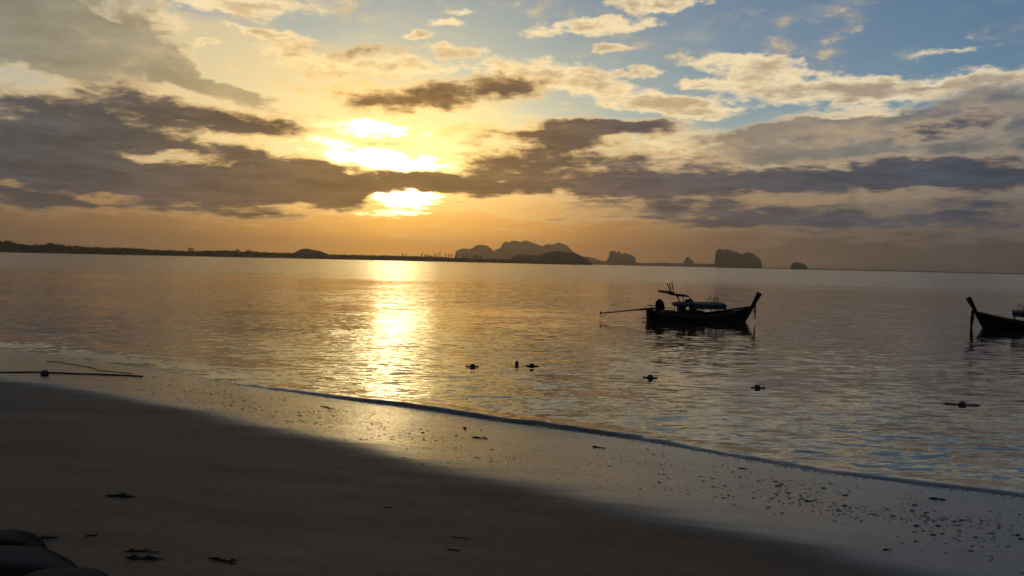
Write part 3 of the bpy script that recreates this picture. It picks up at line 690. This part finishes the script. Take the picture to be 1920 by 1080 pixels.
    bm = bmesh.new(); tube(bm, [(-1.40, -.84, 1.36), (-1.38, -.3, 1.37), (-1.40, .3, 1.35), (-1.38, .84, 1.36)], [.085, .1, .095, .085], 10); done('rolled_flap', bm, TARP, t, True)
    bm = bmesh.new(); tube(bm, [(-.92, -.25, 1.60), (-.80, -.2, 1.63), (-.62, -.12, 1.635), (-.42, .02, 1.60), (-.34, .05, 1.58)], [.05, .10, .12, .10, .04], 10); done('roof_bundle', bm, TARP, t, True)
    # hoops on the roof
    for x, y, h, w_ in ((.75, .3, .40, .09), (.83, -.3, .36, .07), (1.07, 0, .42, .11)):
        bm = bmesh.new(); tube(bm, [(x - w_, y, 1.5), (x - w_ * .55, y, 1.5 + h * .8), (x - w_ * .2, y, 1.5 + h), (x + w_ * .25, y, 1.5 + h), (x + w_ * .6, y, 1.5 + h * .75), (x + w_, y, 1.5)], .02, 6); done('roof_hoop', bm, STEEL, t)
    bm = bmesh.new(); tube(bm, [(.47, 0, 1.52), (.48, 0, 1.74)], .014, 6); done('roof_peg', bm, STEEL, t)
    # raised rear rack: legs, two boards, three rods
    for p0, p1 in (((-1.45, -.5, 1.93), (-1.28, -.6, 1.50)), ((-1.28, .5, 1.92), (-1.0, .6, 1.52)), ((-.90, .45, 1.93), (-.80, .55, 1.55)), ((-.80, -.5, 1.95), (-.48, -.6, 1.54))):
        bm = bmesh.new(); tube(bm, [p0, p1], .03, 6); done('rack_leg', bm, STEEL, t)
    for x0, x1, z0, z1 in ((-2.40, -1.72, 2.155, 2.12), (-1.80, -.82, 2.02, 1.93)):
        bm = bmesh.new(); sl = math.atan2(z0 - z1, x1 - x0); M = Matrix.Translation(((x0 + x1) / 2, 0, (z0 + z1) / 2)) @ Matrix.Rotation(sl, 4, 'Y')
        L = (x1 - x0) / 2; box(bm, -L, L, -.55, .55, -.05, .05, 0, M); done('rack_board', bm, WOOD, t)
    for pb in ([(-1.95, -.5, 2.12), (-1.72, -.5, 2.02)], [(-1.95, .5, 2.12), (-1.72, .5, 2.02)], [(-1.5, -.52, 1.95), (-1.3, -.52, 1.93)]):
        bm = bmesh.new(); tube(bm, pb, .035, 6); done('rack_bracket', bm, STEEL, t)
    for p0, p1, y in (((-1.87, 2.12), (-2.07, 2.68), -.4), ((-1.66, 2.0), (-1.84, 2.66), 0), ((-1.42, 1.98), (-1.60, 2.70), .4)):
        bm = bmesh.new(); tube(bm, [(p0[0], y, p0[1]), (p1[0], y, p1[1])], [.03, .034], 6); done('rod', bm, STEEL, t)
    # cargo
    for x0, x1, y0, y1, z0, z1 in ((-1.28, -.88, -.45, .2, .39, 1.37), (-.52, -.2, -.4, .25, .39, 1.28)):
        bm = bmesh.new(); box(bm, x0, x1, y0, y1, z0, z1, .03); done('cargo_box', bm, WOOD, t)
    for x0, x1, z1 in ((-2.02, -1.42, 1.0), (-.86, .27, 1.03)):
        bm = bmesh.new(); box(bm, x0, x1, -.55, .55, .39, z1, .02); done('side_locker', bm, WOOD, t)
    # engine on its stand, under a cloth hood; long propeller shaft
    en = empty('engine', (-2.36, 0, 1.05)); en.parent = t
    V = []; F = []; rings = [(0.0, .27, .24), (.08, .29, .26), (.22, .28, .25), (.36, .27, .24), (.48, .23, .20), (.57, .15, .13), (.64, .05, .04)]
    for k, (z, a, b) in enumerate(rings):
        for j in range(14):
            q = j * 2 * math.pi / 14; g = 1 + .07 * math.sin(q * 3 + k); V.append((a * g * math.cos(q) - .07 * z, b * g * math.sin(q), z + .02 * math.sin(q * 4)))
    for k in range(6):
        for j in range(14): F.append((k * 14 + j, k * 14 + (j + 1) % 14, k * 14 + 14 + (j + 1) % 14, k * 14 + 14 + j))
    F += [list(range(14))[::-1], list(range(84, 98))]; mesh('engine_hood', V, F, CLOTH, en, True)
    bm = bmesh.new(); box(bm, -.22, .22, -.16, .16, -.05, .1, .02); done('engine_block', bm, STEEL, en)
    for x, y in ((-.2, -.2), (-.2, .2), (.05, -.2), (.05, .2), (.25, -.2), (.25, .2)):
        bm = bmesh.new(); tube(bm, [(x, y, .02), (x * .8, y, -.45)], .022, 6); done('stand_leg', bm, STEEL, en)
    sh = empty('propeller_shaft', (-2.5, 0, 1.13)); sh.parent = t
    bm = bmesh.new(); tube(bm, [(.1, 0, .03), (-1.15, 0, -.10)], [.07, .062], 8); tube(bm, [(-1.15, 0, -.10), (-3.42, 0, -.36)], [.042, .036], 8); done('shaft_tube', bm, STEEL, sh)
    bm = bmesh.new()
    for k in range(3):
        a0 = k * 2.094; c = Vector((-3.46, .07 * math.cos(a0), -.38 + .07 * math.sin(a0)))
        M = Matrix.Translation(c) @ Matrix.Rotation(a0, 4, 'X') @ Matrix.Rotation(.6, 4, 'Y')
        bmesh.ops.create_uvsphere(bm, u_segments=8, v_segments=6, radius=.1, matrix=M @ Matrix.Diagonal((.15, 1, .6, 1)))
    tube(bm, [(-3.40, 0, -.36), (-3.52, 0, -.385)], .035, 8); done('propeller', bm, STEEL, sh)
    bm = bmesh.new(); tube(bm, [(-2.95, 0, -.31), (-3.15, 0, -.44), (-3.33, 0, -.57), (-3.52, 0, -.60)], .014, 6); tube(bm, [(-3.27, 0, -.35), (-3.33, 0, -.57)], .012, 6); done('skeg', bm, STEEL, sh)
    bm = bmesh.new(); tube(bm, [(-.65, 0, .17), (-.15, 0, .165), (-.02, 0, .35)], .028, 6); tube(bm, [(-.42, 0, .17), (-.41, 0, -.02)], .022, 6); done('steering_handle', bm, STEEL, t.children and sh)
    bm = bmesh.new(); tube(bm, [(-2.05, .1, 1.16), (-1.45, .1, 1.15), (-1.42, .1, .95)], .02, 6); done('fuel_pipe', bm, STEEL, t)
    # boarding steps on the transom
    bm = bmesh.new()
    for y in (-.2, .2): tube(bm, [(-2.98, y, .45), (-3.36, y, .56), (-3.40, y, .28)], .028, 6); tube(bm, [(-3.02, y, .62), (-3.15, y, .32)], .018, 6)
    tube(bm, [(-3.36, -.2, .56), (-3.36, .2, .56)], .028, 6); tube(bm, [(-3.40, -.2, .30), (-3.40, .2, .30)], .028, 6)
    done('stern_steps', bm, STEEL, t)
    # slack mooring rope from the stem into the water
    if rope_to:
        bm = bmesh.new(); P0 = Vector((3.33, -.05, 1.25)); P1 = Vector(rope_to); pts = []
        for k in range(13): u = k / 12; p = P0.lerp(P1, u); p.z -= .35 * math.sin(math.pi * u) ** .8 * (1 - u * .5); pts.append(p)
        tube(bm, pts, .007, 5); done('mooring_rope', bm, ROPE, t)
    return t
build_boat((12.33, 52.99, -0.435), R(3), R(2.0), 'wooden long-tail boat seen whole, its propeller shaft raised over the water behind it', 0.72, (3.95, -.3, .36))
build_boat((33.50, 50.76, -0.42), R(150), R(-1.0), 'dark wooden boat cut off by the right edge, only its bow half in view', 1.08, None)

# ------------------------------------------------------------------ buoys and ropes
BUOYM = mat('buoy_plastic', (0.05, 0.018, 0.012), 0.5, 0.4, (0.03, 0.012, 0.01), scale=6)
def buoy(p, r, yaw, arms, label, tall=1.0):
    t = empty('buoy', p, yaw); tag(t, label, 'buoy', 'small floats bobbing on the swimming-area rope')
    V = []; F = []; prof = [(-1.0, .05), (-.95, .45), (-.7, .82), (-.3, 1.0), (.3, 1.0), (.7, .82), (.95, .45), (1.0, .05)]
    for x, q in prof:
        for k in range(12):
            a = k * math.pi / 6
            V.append((x * r * 1.05, q * r * math.cos(a), q * r * math.sin(a) + r * .25) if tall == 1 else (q * r * .8 * math.cos(a), q * r * .8 * math.sin(a), x * r * tall + r * .45))
    for i in range(7):
        for k in range(12): F.append((i * 12 + k, i * 12 + (k + 1) % 12, i * 12 + 12 + (k + 1) % 12, i * 12 + 12 + k))
    F += [list(range(12))[::-1], list(range(84, 96))]
    mesh('float', V, F, BUOYM, t, True)
    if tall != 1:
        bm = bmesh.new(); tube(bm, [(0, 0, r * 1.5), (0, 0, r * 1.95)], r * .18, 6); done('top_eye', bm, ROPE, t)
    for sg, L in ((-1, arms[0]), (1, arms[1])):
        if L:
            bm = bmesh.new(); tube(bm, [(sg * r * .95, 0, r * .25), (sg * (r * 1.5), 0, r * .12), (sg * (r + L * .6), .02, .03), (sg * (r + L), .05, -.01)], [r * .22, r * .2, .022, .016], 6); done('rope_end', bm, ROPE, t)
BU = [(886, 688, .125, 5, (.16, .13), 'small float nearest the sun glitter, leftmost of the floats out on the water', 1),
      (969, 684, .115, 0, (0, 0), 'upright float with a pointed top, just left of another float', 1.25),
      (997, 687, .125, -6, (.12, .16), 'float with short rope ends, just right of the upright float', 1),
      (1219, 709, .13, -8, (.14, .16), 'float on the water below the stern of the whole boat', 1),
      (1420, 728, .125, -8, (.10, .17), 'float on the water below the bow of the whole boat', 1),
      (1804, 760, .125, -8, (.42, .44), 'float with long rope ends below the boat at the right edge', 1)]
for px, py, r, yaw, arms, lb, tall in BU:
    p = on_ground(px, py); buoy((p.x, p.y, 0.0), r * .7, R(yaw), arms, lb, tall)
p = on_ground(84, 703); buoy((p.x, p.y, p.z + .02), .10, R(-4), (0, 0), 'float stranded on the rope in the shallows at the left edge', 1)
def ground_rope(pts, r, label):
    P3 = []
    for a, b in zip(pts, pts[1:]):
        for k in range(6):
            u = k / 6; q = on_ground(a[0] + (b[0] - a[0]) * u, a[1] + (b[1] - a[1]) * u); wv = .07 * mnoise.noise((q.x * 1.3, q.y * 1.3, 6)) + .02 * mnoise.noise((q.x * 6, q.y * 6, 6)); P3.append(Vector((q.x + wv * .5, q.y + wv, q.z + r * .6)))
    bm = bmesh.new(); tube(bm, P3, r, 6); o = done('rope', bm, ROPE, None, True); tag(o, label, 'rope')
ground_rope([(-40, 699), (20, 699), (70, 698), (84, 698.5), (100, 699.5), (150, 701.5), (220, 704), (278, 706.5)], .022, 'thick dark rope lying straight along the wet sand through the stranded float')
ground_rope([(86, 678), (110, 679.5), (140, 684), (165, 688), (185, 694), (215, 697), (258, 702)], .010, 'thin curving rope in the shallows just above the thick one')

# ------------------------------------------------------------------ flotsam on the sand
TWIG = mat('wet_driftwood', (0.028, 0.018, 0.013), 0.8, 0.2, (0.014, 0.009, 0.007), 0.002, 20)
WEED = mat('seaweed', (0.022, 0.018, 0.012), 0.7, 0.3, scale=20)
REDT = mat('reddish_driftwood', (0.055, 0.022, 0.016), 0.85, 0.2, (0.02, 0.010, 0.008), 0.002, 20)
def stick(px0, py0, px1, py1, r, label, name='stick', cat='stick', m=TWIG, bend=.1, twigs=0, seed=0):
    rnd = random.Random(seed + 7); A, B = on_ground(px0, py0), on_ground(px1, py1); L = (B - A).length; side = Vector((-(B - A).y, (B - A).x, 0)).normalized()
    c = (A + B) / 2; bm = bmesh.new(); pts = []; rad = []
    for k in range(9):
        u = k / 8; q = A.lerp(B, u) + side * (bend * L * math.sin(math.pi * u * 1.5) + rnd.uniform(-.03, .03) * L)
        q.z = max(0, beach_z(q.x, q.y)) + r * .45; pts.append(q - c); rad.append(r * .72 * (.35 + .65 * min(1, u * 4)) * (1 - .6 * u) * rnd.uniform(.65, 1.3))
    tube(bm, pts, rad, 7); o = done(name, bm, m, None, True); o.location = c
    tag(o, label, cat)
    for k in range(twigs):
        i = rnd.randint(1, 6); b0 = pts[i]; d = (pts[i + 1] - pts[i]).normalized(); s = rnd.choice((-1, 1)); e = b0 + (d * rnd.uniform(.3, .8) + side * s * rnd.uniform(.3, .7)) * L * rnd.uniform(.2, .42)
        w = e + c; e.z = max(0, beach_z(w.x, w.y)) + r * .5 - c.z
        bm = bmesh.new(); md = b0.lerp(e, .5) + Vector((0, 0, r * .8)); tube(bm, [b0, md, e], [r * .6, r * .5, r * .25], 6); done('twig', bm, m, o, True)
stick(200, 932, 256, 934, .030, 'flat dark clump of seaweed alone on the dry sand, left side', 'seaweed', 'seaweed', WEED, .05, 3, 1)
stick(236, 1046, 308, 1051, .022, 'forked reddish branch at the lower left, with twigs spread on the sand', 'branch', 'branch', REDT, -.06, 5, 2)
stick(234, 1036, 300, 1036, .016, 'thin reddish twig beside the forked branch, just above it', 'stick', 'stick', REDT, .08, 3, 12)
stick(388, 1049, 444, 1058, .024, 'dark flat piece of driftwood right of the forked branch', 'driftwood', 'driftwood', TWIG, .08, 1, 3)
stick(160, 1007, 184, 1004, .013, 'short dark twig above and left of the forked branch', 'stick', 'stick', TWIG, .05, 1, 4)
stick(74, 1010, 108, 1009, .020, 'dark scrap of weed against the boulder tip', 'seaweed', 'seaweed', WEED, .05, 2, 5)
stick(845, 1007, 884, 1011, .010, 'thin straight stick on the dry sand, bottom middle', 'stick', 'stick', TWIG, .03, 0, 6)
stick(838, 1031, 862, 1032, .012, 'short knobby twig just below the thin straight stick', 'stick', 'stick', REDT, .1, 1, 7)
stick(600, 762, 627, 767, .022, 'stick lying on the wet sand in the sun glitter', 'stick', 'stick', TWIG, .02, 0, 8)
stick(884, 820, 915, 823, .024, 'straight dark stick on the wet sand right of the glitter, below the wave lip', 'stick', 'stick', TWIG, .02, 0, 9)
stick(1110, 838, 1135, 841, .022, 'short thick stick on wet sand under the middle of the wave lip', 'stick', 'stick', TWIG, .03, 1, 10)
stick(1740, 934, 1774, 938, .022, 'dark stick on the wet sand near the right edge', 'stick', 'stick', TWIG, .02, 0, 11)
stick(1385, 878, 1403, 880, .014, 'small stick at the top of the debris patch, right of centre', 'stick', 'stick', TWIG, .02, 0, 13)
stick(1655, 1032, 1672, 1031, .014, 'small stick near the dry edge, lower right', 'stick', 'stick', TWIG, .02, 0, 14)
stick(1453, 911, 1465, 912, .018, 'stubby stick among the debris patch on the right', 'stick', 'stick', TWIG, .02, 0, 15)
stick(866, 801, 877, 808, .022, 'small forked knot of driftwood near the glitter edge, above the straight stick', 'driftwood', 'driftwood', TWIG, .1, 2, 16)
stick(718, 950, 735, 952, .010, 'tiny lone twig in the middle of the dry sand', 'stick', 'stick', TWIG, .05, 1, 17)

def build_debris():
    rnd = random.Random(11); V = []; F = []
    def flake(p, L, w, h, a):
        c, s = math.cos(a), math.sin(a); b0 = len(V); k = rnd.uniform(-.3, .3)
        for u, ww, z in ((-1, .3, 0), (-.2, 1, 1), (.5, .8, .8), (1, .15, .1)):
            for sg in (-1, 1):
                lx, ly = u * L / 2, sg * ww * w / 2 + k * w * (1 - u * u)
                V.append((p.x + c * lx - s * ly, p.y + s * lx + c * ly, p.z + h * z * (.7 + .3 * sg) + .001))
        for i in range(3): F.append((b0 + 2 * i, b0 + 2 * i + 2, b0 + 2 * i + 3, b0 + 2 * i + 1))
        for x in (0, 2, 4, 6): pass
        lo = len(V)
        for x in range(8): V.append((V[b0 + x][0], V[b0 + x][1], p.z - .004))
        for i in range(3):
            F.append((b0 + 2 * i, lo + 2 * i, lo + 2 * i + 2, b0 + 2 * i + 2)); F.append((b0 + 2 * i + 1, b0 + 2 * i + 3, lo + 2 * i + 3, lo + 2 * i + 1))
    def spread(n, cx, cy, sx, sy, sl, lo, hi):
        for _ in range(n):
            dx = rnd.gauss(0, 1) * sx; px, py = cx + dx, cy + rnd.gauss(0, 1) * sy + dx * sl
            if not (-60 < px < 1990 and py < 1079): continue
            p = on_ground(px, py)
            if p.z < .013 or mnoise.noise((p.x * 1.1, p.y * 1.1, 4)) + .5 * mnoise.noise((p.x * 4, p.y * 4, 4)) < rnd.uniform(-.35, .25): continue
            L = rnd.uniform(lo, hi) * rnd.choice((.35, .4, .5, .6, .7, 1.2)); flake(p, L, L * rnd.uniform(.12, .32), L * rnd.uniform(.06, .16), rnd.gauss(-.12, .25))
    spread(800, 1530, 935, 150, 22, .19, .03, .085)
    spread(330, 1800, 985, 90, 26, .19, .03, .08)
    spread(240, 1250, 880, 150, 20, .17, .025, .07)
    spread(1500, 700, 803, 150, 18, .22, .025, .065)
    spread(1000, 420, 745, 110, 16, .21, .025, .07)
    spread(70, 180, 715, 110, 10, .12, .03, .09)
    spread(70, 960, 840, 120, 18, .22, .02, .06)
    spread(70, 1100, 900, 420, 25, .20, .015, .04)
    spread(420, 700, 950, 500, 70, .1, .008, .028)
    o = mesh('debris', V, F, WEED); tag(o, 'scatter of small dark leaf and bark bits across the wet sand', kind='stuff')
build_debris()

def build_foam():
    rnd = random.Random(21); V = []; F = []; L = curve(LIP, 60)
    for p in L:
        if not (-9 < p.x < 11): continue
        for _ in range(5):
            if mnoise.noise((p.x * 1.5, p.y * 1.5, 7)) < rnd.uniform(-.5, .6): continue
            v = rnd.uniform(-.10, .10) + mnoise.noise((p.x * .25, p.y * .25, 5)) * 0.25; al = rnd.uniform(-.3, .3); x, y = p.x + .55 * v + .83 * al, p.y + .83 * v - .55 * al
            z = max(.006, beach_z(x, y)) + .003; r = rnd.uniform(.006, .017); b0 = len(V); k = 6
            V.append((x, y, z + r * .5))
            for i in range(k):
                a = i * 6.283 / k; q = r * rnd.uniform(.6, 1.3); V.append((x + q * 1.6 * math.cos(a), y + q * math.sin(a), z - .004))
            F += [(b0, b0 + 1 + i, b0 + 1 + (i + 1) % k) for i in range(k)]
    m = mat('foam', (0.40, 0.38, 0.35), 0.6, 0.3, (0.30, 0.29, 0.27), scale=20)
    tag(mesh('foam', V, F, m), 'thin broken lace of foam along the edge of the water', kind='stuff')
build_foam()

# ------------------------------------------------------------------ boulder shapes at the lower left corner, light and shade painted in
SHADE_STONE = mat('shade_dark_stone', (0.022, 0.016, 0.012), 0.95, 0.04, (0.012, 0.009, 0.007), 0.012, 9)  # near-black base puts the shade of the near faces into the colour
def paint_lit_tops(m):
    """lighter colour painted on the upward faces for a lit upper rim"""
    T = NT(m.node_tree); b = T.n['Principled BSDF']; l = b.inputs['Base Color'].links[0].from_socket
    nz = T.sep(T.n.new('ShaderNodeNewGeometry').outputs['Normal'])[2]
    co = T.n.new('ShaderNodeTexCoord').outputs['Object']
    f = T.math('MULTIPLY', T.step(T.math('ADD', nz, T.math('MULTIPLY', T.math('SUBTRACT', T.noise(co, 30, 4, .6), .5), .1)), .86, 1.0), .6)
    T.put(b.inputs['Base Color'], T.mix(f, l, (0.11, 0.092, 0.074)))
paint_lit_tops(SHADE_STONE)
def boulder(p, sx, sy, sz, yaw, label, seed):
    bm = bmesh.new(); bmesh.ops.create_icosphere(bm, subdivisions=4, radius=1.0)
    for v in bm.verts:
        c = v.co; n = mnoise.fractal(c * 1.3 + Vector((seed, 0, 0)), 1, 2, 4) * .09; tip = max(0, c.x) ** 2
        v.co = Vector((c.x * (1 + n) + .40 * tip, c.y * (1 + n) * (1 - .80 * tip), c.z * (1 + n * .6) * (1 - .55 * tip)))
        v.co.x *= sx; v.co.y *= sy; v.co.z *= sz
    o = done('boulder', bm, SHADE_STONE, None, True); o.location = p; o.rotation_euler = (0, 0, yaw); tag(o, label, 'boulder')
for px, py, sx, sy, sz, yaw, sd_, lb in ((8, 1030, .36, .30, .19, -12, 1, 'rounded boulder with a painted lit top at the left edge, topmost of the corner boulders'),
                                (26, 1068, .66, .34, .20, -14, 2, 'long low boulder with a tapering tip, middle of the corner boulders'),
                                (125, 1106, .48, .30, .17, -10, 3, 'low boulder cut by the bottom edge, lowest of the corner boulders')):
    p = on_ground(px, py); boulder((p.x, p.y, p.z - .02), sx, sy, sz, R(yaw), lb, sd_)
